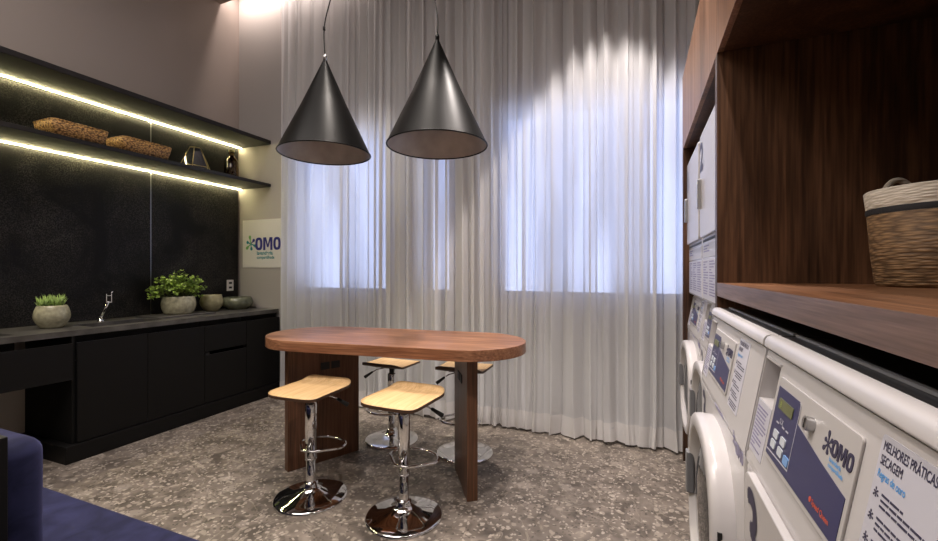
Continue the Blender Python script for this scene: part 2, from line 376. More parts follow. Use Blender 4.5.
class Face:      # a flat face: origin, right and down vectors; helpers lay raised marks on it
    def __init__(s, o, r, d):
        s.o = Vector(o); s.r = Vector(r).normalized(); s.d = Vector(d).normalized(); s.n = s.d.cross(s.r).normalized() * 1
    def p(s, u, v, h=0): return s.o + s.r * u + s.d * v + s.n * h
    def plate(s, mb, u0, v0, u1, v1, h0, h1):
        q = [s.p(u, v, h) for h in (h0, h1) for u, v in ((u0, v1), (u1, v1), (u1, v0), (u0, v0))]
        return mb.add(q, [(3, 2, 1, 0), (4, 5, 6, 7), (0, 1, 5, 4), (1, 2, 6, 5), (2, 3, 7, 6), (3, 0, 4, 7)])
    def poly(s, mb, pts, h0, h1):
        n = len(pts); q = [s.p(u, v, h0) for u, v in pts] + [s.p(u, v, h1) for u, v in pts]
        fs = [tuple(range(n)), tuple(range(2 * n - 1, n - 1, -1))]
        for i in range(n):
            j = (i + 1) % n; fs.append((i, n + i, n + j, j))
        return mb.add(q, fs)
    def text(s, mb, body, u, v, size, h, bold=0, xs=1.0):
        vs, fs = text_mesh(body, size, bold, xs)
        return mb.add([s.p(u + x, v - y, h) for x, y, z in vs], fs)
    def bold(s, mb, body, u, v, size, h, xs=1.0, k=.018):
        e = size * k
        for i, (a, b) in enumerate(((0, 0), (e, 0), (2 * e, 0), (e, e), (e, -e))): s.text(mb, body, u + a, v + b, size, h + i * .00003, 0, xs)
        return mb
    def omo(s, mb, u, v, H, h0, h1):          # condensed heavy word: ring, M, ring; v = baseline
        W_ = .74 * H; g = .09 * H; st = .23 * H; seg = 28
        def sup(cx, rx, ry, k):
            a = 2 * PI * k / seg; c, q = math.cos(a), math.sin(a); m = (abs(c) ** 2.8 + abs(q) ** 2.8) ** (-1 / 2.8)
            return cx + rx * m * c, v - H / 2 + ry * m * q
        for cx in (u + W_ / 2, u + W_ * 2.5 + 2 * g + .22 * H):
            for k in range(seg):
                s.poly(mb, [sup(cx, W_ / 2, H / 2, k), sup(cx, W_ / 2, H / 2, k + 1), sup(cx, W_ / 2 - st, H / 2 - st * .85, k + 1), sup(cx, W_ / 2 - st, H / 2 - st * .85, k)], h0, h1)
        x = u + W_ + g; w_ = W_ + .22 * H; t = .22 * H
        for q in ([(x, v), (x, v - H), (x + t, v - H), (x + t, v)], [(x + w_ - t, v), (x + w_ - t, v - H), (x + w_, v - H), (x + w_, v)],
                  [(x + t * .6, v - H), (x + t * 1.35, v - H), (x + w_ / 2 + t * .3, v - H * .22), (x + w_ / 2 - t * .3, v - H * .22)],
                  [(x + w_ - t * 1.35, v - H), (x + w_ - t * .6, v - H), (x + w_ / 2 + t * .3, v - H * .22), (x + w_ / 2 - t * .3, v - H * .22)]):
            s.poly(mb, q, h0, h1)
        return mb
    def disc(s, mb, u, v, r, h0, h1, seg=20):
        return s.poly(mb, [(u + r * math.cos(2 * PI * k / seg), v + r * math.sin(2 * PI * k / seg)) for k in range(seg)], h0, h1)
    def splat(s, mb, u, v, r, h0, h1, arms=(0, 1, 2, 3, 4, 5)):      # thin arms that end in drops
        L = [1, 0.78, 0.95, 0.7, 1.0, 0.8]
        for k in arms:
            a = math.radians(20 + 60 * k); l = r * L[k]
            ca, sa = math.cos(a), math.sin(a); pts = []
            for t, wd in ((0, 0.06), (0.45, 0.07), (0.65, 0.16), (0.85, 0.19), (1.0, 0.08)):
                pts.append((u + ca * l * t - sa * wd * r, v + sa * l * t + ca * wd * r))
            for t, wd in ((1.0, 0.08), (0.85, 0.19), (0.65, 0.16), (0.45, 0.07), (0, 0.06)):
                pts.append((u + ca * l * t + sa * wd * r, v + sa * l * t - ca * wd * r))
            s.poly(mb, pts, h0, h1)
        return mb
    def lines(s, mb, u0, u1, v0, v1, n, h0, h1, seed=0, fill=0.45):
        rr = random.Random(seed); st = (v1 - v0) / n
        for i in range(n):
            v = v0 + i * st; u = u0
            end = u0 + (u1 - u0) * (rr.uniform(0.75, 1) if rr.random() < 0.75 else rr.uniform(0.3, 0.6))
            while u < end:
                wd = rr.uniform(0.08, 0.22) * (u1 - u0)
                s.plate(mb, u, v, min(u + wd, end), v + st * fill, h0, h1); u += wd + 0.025 * (u1 - u0)
        return mb
def rrect(x0, x1, y0, y1, r, seg=6):
    pts = []
    for cx, cy, a0 in ((x1 - r, y1 - r, 0), (x0 + r, y1 - r, 90), (x0 + r, y0 + r, 180), (x1 - r, y0 + r, 270)):
        for k in range(seg + 1):
            a = math.radians(a0 + 90 * k / seg); pts.append((cx + r * math.cos(a), cy + r * math.sin(a)))
    return pts
def box_struct(name, mat, *b):
    m = MB(); m.box(*b); return struct(m.build(name, mat))

# ---------------------------------------------------------------- room shell
XW = -4.22; YB = 3.50; ZC = 4.20; ZT = 4.50; XR = 1.05; YF = -3.0
box_struct('floor', M['floor'], XW - .1, XR + .1, YF - .1, YB + .5, -0.1, 0)
box_struct('wall_left', M['pink'], XW - 0.12, XW, YF, YB + .2, 0, ZT)
box_struct('wall_right', M['white_wall'], XR, XR + 0.12, YF, YB + .2, 0, ZT)
box_struct('wall_front', M['pink'], XW - .1, XR + .1, YF - 0.12, YF, 0, ZT)
box_struct('ceiling', M['ceil'], XW - .1, XR + .1, YF - .1, 3.27, ZC, ZC + 0.06)
b_ = MB(); b_.box(XW - .1, XR + .1, 3.0, YB + .4, ZT, ZT + .08); b_.box(XW - .1, XR + .1, 3.0, 3.06, ZC + 0.06, ZT); struct(b_.build('trim_1', M['cove']))
# back wall with three window openings
WZ0, WZ1 = 1.10, 2.66
WIN = [(-3.36, -2.22), (-1.86, -1.60), (-1.14, 0.55)]
b_ = MB(); YB2 = YB + 0.14
b_.box(XW - .1, XR + .1, YB, YB2, 0, WZ0); b_.box(XW - .1, XR + .1, YB, YB2, WZ1, ZT)
xs = [XW - .1] + [v for q in WIN for v in q] + [XR + .1]
for i in range(0, len(xs), 2): b_.box(xs[i], xs[i + 1], YB, YB2, WZ0, WZ1)
struct(b_.build('wall_back', M['grey']))
for i, (x0, x1) in enumerate(WIN):
    t = bpy.data.objects.new('window_%d' % (i + 1), None); col.objects.link(t); t.location = ((x0 + x1) / 2, YB + .09, WZ0); struct(t)
    f = MB(); fw = 0.035
    y0, y1 = YB + .07, YB + .11
    f.box(x0, x1, y0, y1, WZ0, WZ0 + fw); f.box(x0, x1, y0, y1, WZ1 - fw, WZ1)
    f.box(x0, x0 + fw, y0, y1, WZ0 + fw, WZ1 - fw); f.box(x1 - fw, x1, y0, y1, WZ0 + fw, WZ1 - fw)
    nd = 3 if x1 - x0 > 1.4 else (2 if x1 - x0 > 1 else 1)
    for k in range(1, nd):
        xm = x0 + (x1 - x0) * k / nd; f.box(xm - .02, xm + .02, y0, y1, WZ0 + fw, WZ1 - fw)
    f.build('window_frame', M['frame'], t, world=True)
    g = MB(); g.box(x0 + fw, x1 - fw, y0 + .015, y0 + .02, WZ0 + fw, WZ1 - fw); g.build('window_pane', M['glass'], t, world=True)

# ---------------------------------------------------------------- curtain
cr = np.random.default_rng(5)
nx = 1400; X0, X1 = -3.50, 0.78
xs = np.linspace(0, 1, nx)
dens = np.interp(xs, np.linspace(0, 1, 50), cr.uniform(0.25, 2.2, 50))
ph = np.cumsum(dens); ph = ph / ph[-1] * 2 * PI * 36
amp = np.interp(xs, np.linspace(0, 1, 60), cr.uniform(0.25, 1.1, 60))
sec = np.interp(xs, np.linspace(0, 1, 120), cr.normal(0, 1, 120)); ovl = np.interp(xs, np.linspace(0, 1, 30), cr.uniform(0, 1, 30)) ** 1.5
zz = np.concatenate([[0.012, 0.03, 0.07, 0.11], np.linspace(0.15, 4.44, 36)])
drift = np.interp(xs, np.linspace(0, 1, 16), cr.normal(0, 1, 16)); hemd = np.interp(xs, np.linspace(0, 1, 90), cr.uniform(0, 1, 90))
def curtain_rows(zs, off=0):
    V = []
    for z in zs:
        q = 1 - z / 4.44
        a = 0.036 + 0.010 * q
        y = 3.405 + a * amp * np.sin(ph + 0.5 * drift * q * 2) + 0.011 * np.sin(ph * 2.3 + 1.3 * sec) + 0.008 * sec * q
        y += -0.012 * q * q
        x = X0 + (X1 - X0) * xs + (0.010 + 0.040 * amp * ovl) * np.sin(2 * (ph + 0.5 * drift * q * 2)) + 0.03 * drift * q * np.sin(xs * PI)
        if z < 0.2:
            k = (0.2 - z) / 0.2; x = x + 0.014 * k * np.sin(ph * 0.7 + sec); y = y - 0.012 * k * hemd
        zr = z + (0.02 * hemd if z < 0.12 else 0)
        V.append(np.stack([x, np.minimum(y - off, 3.47), np.broadcast_to(zr, x.shape)], 1))
    return V
def sheet(rows, name, mat, parent):
    V = np.concatenate(rows); n = nx; m = len(rows)
    F = [(i * n + k, i * n + k + 1, (i + 1) * n + k + 1, (i + 1) * n + k) for i in range(m - 1) for k in range(n - 1)]
    b = MB(); b.add(V.tolist(), F, True); return b.build(name, mat, parent, world=True)
cu = thing('sheer_curtain', 'floor-length white sheer curtain with many soft folds across the windows', 'curtain', (-1.4, 3.40, 0))
sheet(curtain_rows(zz), 'curtain_fabric', M['sheer'], cu)
lab(sheet(curtain_rows([0.008, 0.04, 0.08, 0.12, 0.165], 0.003), 'curtain_hem', M['hem'], cu), 'denser folded hem band')
b_ = MB(); b_.box(-3.6, 0.9, 3.385, 3.425, 4.45, 4.50); b_.build('curtain_rail', M['socket'], cu, world=True)

# ---------------------------------------------------------------- left wall: stone panels, shelves, leds
for (y0, y1, lb) in ((2.552, 3.470, 'black speckled stone wall panel nearest the curtain, with the white socket'),
                     (-0.6, 2.548, 'long black speckled stone wall panel behind the tap and spiky plant')):
    b_ = MB(); b_.box(XW + .001, XW + 0.022, y0, y1, 0.902, 2.688)
    tag(b_.build('backsplash_panel', M['stone'], bevel=0.0015), lb, 'wall panel', 'black stone wall panels')
b_ = MB(); b_.box(XW + .001, XW + .0215, 2.5485, 2.5515, 0.902, 2.688); lab(b_.build('joint_strip', M['steel'], bpy.data.objects['backsplash_panel']), 'thin light joint line between the panels')
b_ = MB(); b_.box(XW + .001, XW + .006, -0.6, 1.688, 0.002, 0.56); tag(b_.build('kneespace_lightened_wall', M['beige']), 'beige wall behind the open knee space, lightened in place of light', 'panel')  # added thin sheet, its pale colour replaces light on the wall
def shelf(z0, th, lb, px):
    t = thing('wall_shelf', lb, 'shelf', (XW + 0.023, 1.4, z0), 0, 'black wall shelves')
    b = MB(); b.box(XW + .023, -3.735, -0.6, 3.495, z0, z0 + th); b.build('shelf_board', M['shelf'], t, bevel=0.002, world=True)
    b = MB(); b.box(XW + .045, XW + .052, -0.6, 3.485, z0 - 0.006, z0 - 0.0005); lab(b.build('led_strip', M['led'], t, world=True), 'glowing warm yellow light line under the shelf')
    return t
shelf(2.690, 0.040, 'upper black wall shelf, empty, with a glowing light line beneath', 0)
shelf(2.225, 0.032, 'lower black wall shelf holding wicker trays and a bottle', 0)

# ---------------------------------------------------------------- kitchen run
XF = -3.62; ZW = 0.90
wt = thing('worktop', 'long dark stone worktop along the left wall', 'worktop', (-3.92, 1.6, 0.86))
S1 = (1.86, 2.36); S0 = (0.85, 1.44); SX = (-3.98, -3.72)
b_ = MB(); zt0, zt1 = 0.862, ZW
b_.box(SX[1], XF, -0.6, 3.49, zt0, zt1); b_.box(XW + .023, SX[0], -0.6, 3.49, zt0, zt1)
for y0, y1 in ((-0.6, S0[0]), (S0[1], S1[0]), (S1[1], 3.49)): b_.box(SX[0], SX[1], y0, y1, zt0, zt1)
b_.build('slab', M['counter'], wt, world=True)
for y0, y1 in (S0, S1):
    b = MB(); x0, x1 = SX; zb = 0.70
    b.box(x0, x1, y0, y1, zb, zb + .006); b.box(x0, x0 + .006, y0, y1, zb + .006, zt0); b.box(x1 - .006, x1, y0, y1, zb + .006, zt0)
    b.box(x0 + .006, x1 - .006, y0, y0 + .006, zb + .006, zt0); b.box(x0 + .006, x1 - .006, y1 - .006, y1, zb + .006, zt0)
    b.build('sink_basin', M['recess'], wt, world=True)
    lab(wt.children[-1], 'black sunken sink')
def base_cab(y0, y1, lb, drawers=False):
    t = thing('base_cabinet', lb, 'cabinet', (-3.9, (y0 + y1) / 2, 0), 0, 'black base cabinets')
    b = MB(); b.box(XW + .002, XW + .02, y0 + .002, y1 - .002, 0.12, 0.69); b.box(XW + .02, XF + 0.0, y0 + .002, y0 + .018, 0.12, 0.69)
    b.box(XW + .02, XF, y1 - .018, y1 - .002, 0.12, 0.69); b.box(XW + .02, XF, y0 + .018, y1 - .018, 0.12, 0.138)
    b.box(XF - .06, XF - .045, y0 + .002, y1 - .002, 0.69, 0.858)
    b.build('carcass', M['recess'], t, world=True)
    if drawers:
        b = MB(); b.box(XF + .0015, XF + .02, y0 + .002, y1 - .002, 0.585, 0.815); b.build('drawer', M['black'], t, world=True, bevel=.0015)
        b = MB(); b.box(XF + .0015, XF + .02, y0 + .002, y1 - .002, 0.125, 0.555)
        b.box(XF + .0015, XF + .02, y0 + .002, y0 + .05, 0.555, 0.578); b.build('lower_drawer', M['black'], t, world=True, bevel=.0015)
    else:
        b = MB(); b.box(XF + .0015, XF + .02, y0 + .002, y1 - .002, 0.125, 0.815); b.build('door', M['black'], t, world=True, bevel=.0015)
    return t
base_cab(1.709, 2.164, 'black flat-door base cabinet beside the open knee space')
base_cab(2.164, 2.636, 'black flat-door base cabinet under the leafy plant, second from the knee space')
base_cab(2.636, 3.07, 'black base cabinet with two drawers and a grip slot', True)
base_cab(3.07, 3.485, 'black flat-door base cabinet in the corner by the curtain')
b_ = MB(); b_.box(XW + .002, XF + .035, 1.64, 3.485, 0.0, 0.118)
tag(b_.build('plinth', M['black'], bevel=.002), 'black plinth running along the floor under the base cabinets', 'plinth')
b_ = MB(); b_.box(XW + .002, XF + .0, 1.690, 1.706, 0.119, 0.858)
tag(b_.build('side_panel', M['recess']), 'black side panel facing the knee space under the worktop', 'panel')
t = thing('desk_drawer_unit', 'black shallow drawer box hung under the worktop above the knee space', 'drawer', (-3.9, 0.9, 0.57))
b_ = MB(); b_.box(XW + .3, XF - .0, -0.6, 1.685, 0.575, 0.69); b_.build('drawer_case', M['recess'], t, world=True)
for y0, y1 in ((0.55, 1.687), (-0.6, 0.546)):
    b_ = MB(); b_.box(XF + .0015, XF + .02, y0, y1, 0.565, 0.815); b_.build('drawer_front', M['black'], t, world=True, bevel=.0015)
# tap
t = thing('tap', 'small angular chrome tap beside the black sink', 'tap', (-4.05, 2.08, ZW))
b_ = MB(); b_.lathe([(0.026, 0), (0.026, 0.008), (0.016, 0.014), (0.014, 0.04)], 24); b_.build('tap_base', M['chrome'], t)
b_ = MB(); b_.tube([(0, 0, 0.03), (0.02, 0.012, 0.09), (0.05, 0.03, 0.165)], 0.010, 12); b_.build('spout', M['chrome'], t)
b_ = MB()
b_.box(0.035, 0.06, 0.005, 0.013, 0.15, 0.225); b_.box(0.035, 0.06, 0.04, 0.048, 0.15, 0.225); b_.box(0.035, 0.06, 0.013, 0.04, 0.15, 0.16)
b_.box(0.035, 0.06, 0.013, 0.04, 0.205, 0.213); b_.build('tap_head', M['chrome'], t, bevel=.002)
b_ = MB(); b_.tube([(0.047, 0.044, 0.22), (0.047, 0.058, 0.245)], 0.005, 8); b_.build('lever', M['chrome'], t)

# pots
def pot(name, lb, prof, loc, mat, grp='ceramic bowls on the worktop', cat='bowl', n_out=None):
    t = thing(name, lb, cat, loc, 0, grp)
    b = MB(); b.lathe(prof, 48); b.build('bowl_body', mat, t)
    return t
def bowl_prof(R, H, r0, rt, th=0.008):
    o = []
    for i in range(13):
        u = i / 12; z = H * u
        r = r0 + (R - r0) * math.sin(min(1, u / 0.55) * PI / 2) if u < 0.55 else R - (R - rt) * ((u - 0.55) / 0.45) ** 1.8
        o.append((r, z))
    inn = [(max(r - th, 0.002), max(z, th)) for r, z in reversed(o)]
    return o + [(rt - th * .5, H + .003)] + inn + [(0.001, th)]
t = pot('potted_succulent', 'round olive-grey bowl of spiky succulents beside the tap', bowl_prof(0.100, 0.160, 0.060, 0.082), (-3.93, 1.72, ZW), M['potlight'], 'planted bowls on the worktop', 'plant')
b_ = MB(); b_.lathe([(0.078, 0.135), (0.05, 0.145), (0.001, 0.148)], 32, caps=False); b_.build('soil', M['soil'], t)
b_ = MB(); rr = random.Random(3)
for c in range(13):
    a = rr.uniform(0, 2 * PI); r = math.sqrt(rr.random()) * 0.062; cx, cy = r * math.cos(a), r * math.sin(a)
    for k in range(13):
        a2 = 2 * PI * k / 13 + rr.uniform(-.2, .2); tilt = rr.uniform(0.15, 0.75); L = rr.uniform(0.05, 0.10)
        dx, dy, dz = math.cos(a2) * math.sin(tilt), math.sin(a2) * math.sin(tilt), math.cos(tilt)
        px, py = -math.sin(a2), math.cos(a2); wd = 0.006
        p0 = Vector((cx, cy, 0.147)); d = Vector((dx, dy, dz)); s_ = Vector((px, py, 0)); nn = d.cross(s_)
        m1 = p0 + d * L * .5; tip = p0 + d * L + Vector((0, 0, L * .08))
        b_.add([p0 - s_ * wd, p0 + s_ * wd, p0 - nn * wd * .7, m1 - s_ * wd, m1 + s_ * wd, m1 - nn * wd * .6, tip],
               [(0, 1, 4, 3), (1, 2, 5, 4), (2, 0, 3, 5), (3, 4, 6), (4, 5, 6), (5, 3, 6)], True)
b_.build('foliage', M['succ'], t)
t = pot('potted_plant', 'cream-green bowl overflowing with a bushy small-leaved green plant', bowl_prof(0.138, 0.158, 0.112, 0.126), (-3.98, 2.66, ZW + .014), M['potlight'], 'planted bowls on the worktop', 'plant')
b_ = MB(); b_.lathe([(0.122, 0.13), (0.08, 0.140), (0.001, 0.145)], 32, caps=False); b_.build('soil', M['soil'], t)
bs = MB(); bl = MB(); rr = random.Random(11)
for k in range(95):
    a = rr.uniform(0, 2 * PI); sp = math.sqrt(rr.random())
    sx_ = 0.19 if math.cos(a) > 0 else 0.19
    tip = Vector((math.cos(a) * sp * 0.16, math.sin(a) * sp * 0.27, 0.20 + 0.16 * (1 - sp * sp) + rr.uniform(-.04, .05)))
    if rr.random() < .2: tip.z -= .05
    base = Vector((tip.x * .45, tip.y * .45, 0.14)); mid = base.lerp(tip, .55) + Vector((0, 0, .03))
    bs.tube([base, mid, tip], 0.0018, 5)
    for j in range(9):
        u = rr.uniform(0.35, 1.05); p = (base.lerp(mid, u / .55) if u < .55 else mid.lerp(tip, (u - .55) / .45)) + Vector((rr.gauss(0, .014), rr.gauss(0, .014), rr.gauss(0, .008)))
        q = Vector((rr.gauss(0, .5), rr.gauss(0, .5), rr.uniform(.3, 1))).normalized(); e = q.orthogonal().normalized(); g = q.cross(e)
        ang = rr.uniform(0, 2 * PI); e, g = e * math.cos(ang) + g * math.sin(ang), g * math.cos(ang) - e * math.sin(ang)
        s_ = rr.uniform(.010, .018)
        bl.add([p - e * s_, p - e * s_ * .3 + g * s_ * .8, p + e * s_ * .6 + g * s_ * .6, p + e * s_ * 1.1 + q * s_ * -.2, p + e * s_ * .6 - g * s_ * .6, p - e * s_ * .3 - g * s_ * .8, p + q * s_ * -.18],
               [(0, 6, 1), (1, 6, 2), (2, 6, 3), (3, 6, 4), (4, 6, 5), (5, 6, 0)], True)
bs.build('stems', M['stem'], t); bl.build('foliage', M['leaf'], t)
b_ = MB(); b_.prism(rrect(-.16, .18, -.29, .24, .02), 0, 0.012); o = b_.build('tray', M['counter'], bevel=.002); o.location = (-3.97, 2.66, ZW + .0005)
tag(o, 'flat dark slate board under the leafy plant bowl', 'tray')
pot('ceramic_bowl', 'empty yellowish-green rounded bowl beside the leafy plant', bowl_prof(0.104, 0.165, 0.05, 0.088), (-4.03, 3.025, ZW), M['pot'])
pot('ceramic_bowl', 'low wide dark green-grey bowl in the corner below the sign', bowl_prof(0.155, 0.125, 0.10, 0.135), (-4.03, 3.32, ZW), M['potdark'])

# wall socket on stone panel
F = Face((XW + .0225, 3.385, 1.215), (0, 1, 0), (0, 0, -1)); 
t = thing('wall_socket', 'white double wall socket on the stone panel under the sign', 'socket', (XW + .0225, 3.35, 1.15))
def wface(x, y, z): return Face((x, y, z), (0, 1, 0), (0, 0, -1))
b_ = MB(); b_.box(XW + .0225, XW + .031, 3.325, 3.405, 1.09, 1.21); b_.build('plate', M['socket'], t, world=True, bevel=.003)
for z in (1.115, 1.165):
    b_ = MB(); b_.box(XW + .0305, XW + .033, 3.347, 3.383, z, z + .022); b_.build('outlet', M['hole'], t, world=True)
# sign on back wall
t = thing('wall_sign', 'white square sign with a blue word and a splash logo, in the corner', 'sign', (-3.85, YB - .006, 1.32))
b_ = MB(); b_.box(-4.155, -3.50, YB - .008, YB - .0005, 1.345, 1.875); b_.build('sign_board', M['sign'], t, world=True, bevel=.001)
F = Face((-4.155, YB - .008, 1.875), (1, 0, 0), (0, 0, -1))
def wtext(name, body, u, v, size, mat, bold=0, xsc=1.0):
    b = MB(); F.text(b, body, u, v, size, .0012, bold, xsc); return b.build(name, mat, t, world=True)
b_ = MB(); F.omo(b_, 0.195, 0.338, 0.140, .0004, .0013); b_.build('lettering', M['omo'], t, world=True)
wtext('lettering', 'lavanderia', 0.215, 0.388, 0.058, M['teal'], 0.0015)
wtext('lettering', 'compartilhada', 0.215, 0.432, 0.045, M['teal'], 0.0012)
b_ = MB(); F.splat(b_, 0.125, 0.265, 0.095, .0005, .0012, (0, 1, 3)); b_.build('splash_logo', M['teal'], t, world=True)
b_ = MB(); F.splat(b_, 0.125, 0.265, 0.095, .0005, .0013, (2, 4)); b_.build('splash_logo', M['green'], t, world=True)
b_ = MB(); F.splat(b_, 0.125, 0.265, 0.095, .0005, .0011, (5,)); b_.build('splash_logo', M['omo'], t, world=True)

# ---------------------------------------------------------------- shelf decor
ZS = 2.257
def wtray(loc, lb, ln, wd, ht):
    t = thing('wicker_tray', lb, 'tray', loc, 0, 'wicker trays on the lower shelf')
    b = MB(); pts = rrect(-wd / 2, wd / 2, -ln / 2, ln / 2, .03, 4); n = len(pts)
    def ring(s, z0, wav): return [(x * s, y * s, z0 + wav * (math.cos(y / ln * 2 * PI) * .5 + .5)) for x, y in pts]
    R = [ring(.9, 0, 0), ring(1, ht * .5, .004), ring(1.04, ht * .78, .02), ring(1.0, ht * .78, .02), ring(.95, ht * .4, 0), ring(.85, .012, 0)]
    vs = [p for r in R for p in r]; fs = []
    for i in range(len(R) - 1):
        for k in range(n): fs.append((i * n + k, i * n + (k + 1) % n, (i + 1) * n + (k + 1) % n, (i + 1) * n + k))
    fs.append(tuple(range(n - 1, -1, -1))); fs.append(tuple(5 * n + k for k in range(n)))
    b.add(vs, fs, True); b.build('tray_body', M['wick'], t)
    b = MB(); b.tube([(x * 1.02, y * 1.02, ht * .80 + .02 * (math.cos(y / ln * 2 * PI) * .5 + .5)) for x, y in pts], .006, 8, closed=True); b.build('rim', M['wick'], t)
wtray((-3.885, 1.815, ZS), 'golden wicker tray on the lower shelf, the one farther from the curtain', .335, .25, .135)
wtray((-3.885, 2.27, ZS), 'golden wicker tray on the lower shelf, between the other tray and glass ornament', .37, .25, .140)
t = thing('glass_ornament', 'dark faceted glass ornament with brass edges on the lower shelf', 'ornament', (-3.98, 2.82, ZS))
base = [(math.cos(a) * .12, math.sin(a) * .135, 0) for a in [k * PI / 3 + .3 for k in range(6)]]
mid = [(x * 1.0, y * 1.0, .05) for x, y, z in base]; top = [(math.cos(a) * .045, math.sin(a) * .05, .235) for a in [k * PI / 3 + .3 for k in range(6)]]
b_ = MB(); vs = base + mid + top; fs = [tuple(range(5, -1, -1)), tuple(range(12, 18))]
for k in range(6):
    j = (k + 1) % 6; fs += [(k, j, 6 + j, 6 + k), (6 + k, 6 + j, 12 + j, 12 + k)]
b_.add(vs, fs); b_.build('glass_facets', M['dglass'], t)
b_ = MB()
for k in range(6):
    j = (k + 1) % 6
    for p, q in ((mid[k], top[k]), (mid[k], mid[j]), (top[k], top[j]), (base[k], mid[k])): b_.tube([p, q], .0035, 6)
b_.build('brass_edges', M['brass'], t)
t = thing('glass_bottle', 'tall amber glass bottle at the far end of the lower shelf', 'bottle', (-3.98, 3.21, ZS))
b_ = MB(); b_.lathe([(.055, 0), (.066, .01), (.07, .10), (.066, .19), (.05, .225), (.026, .245), (.022, .275), (.030, .282), (.030, .295), (.02, .297), (.018, .25), (.04, .22), (.058, .18), (.062, .1), (.058, .02), (.001, .012)], 32)
b_.build('bottle_body', M['amber'], t)
b_ = MB(); b_.lathe([(.0175, .27), (.0175, .30), (.026, .302), (.026, .318), (.001, .32)], 24); b_.build('stopper', M['brass'], t)

# ---------------------------------------------------------------- table
TX, TY, TR = -1.52, 2.405, math.radians(6.0)
t = thing('bar_table', 'tall walnut table with a rounded pill-shaped top, in front of the curtain', 'table', (TX, TY, 0), TR)
def stadium(L, W, seg=28):
    h = (L - W) / 2; r = W / 2
    return [(h + r * math.cos(-PI / 2 + PI * k / seg), r * math.sin(-PI / 2 + PI * k / seg)) for k in range(seg + 1)] + \
           [(-h + r * math.cos(PI / 2 + PI * k / seg), r * math.sin(PI / 2 + PI * k / seg)) for k in range(seg + 1)]
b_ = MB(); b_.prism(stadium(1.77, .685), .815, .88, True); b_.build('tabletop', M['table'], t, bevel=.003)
def to_local(p):
    d = Vector((p[0] - TX, p[1] - TY, 0)); d.rotate(Matrix.Rotation(-TR, 3, 'Z')); return d
for (a, b2, side) in (((-2.125, 2.124), (-1.905, 2.580), 1), ((-0.910, 2.232), (-1.150, 2.60), -1)):
    A = to_local(a); B = to_local(b2); d = (B - A).normalized(); n = Vector((-d.y, d.x, 0)) * side    # thickness away from the table's middle
    n = n if (n.x * A.x) > 0 else -n
    th = .062 if side < 0 else .055
    pts = [A, B, B + n * th, A + n * th]
    ar = sum(pts[i].x * pts[(i + 1) % 4].y - pts[(i + 1) % 4].x * pts[i].y for i in range(4))
    if ar < 0: pts.reverse()
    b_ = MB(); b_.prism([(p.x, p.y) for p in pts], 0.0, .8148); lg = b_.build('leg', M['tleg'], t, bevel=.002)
    # flush sockets on the inner face
    ni = -n
    F = Face(A + Vector((0, 0, 0)), d, (0, 0, -1)); 
    s0 = .22 if side > 0 else .16
    for k in range(2):
        b_ = MB(); c0 = A + d * (s0 + k * .075); z = .63
        q = [c0 + ni * h + d * u + Vector((0, 0, zz_)) for h in (0.0, .004) for u, zz_ in ((0, z), (.062, z), (.062, z + .05), (0, z + .05))]
        fs = [(0, 1, 2, 3), (7, 6, 5, 4), (0, 4, 5, 1), (1, 5, 6, 2), (2, 6, 7, 3), (3, 7, 4, 0)]
        b_.add(q, fs); lab(b_.build('leg_socket', M['hole'], lg), 'small black socket set in the leg')

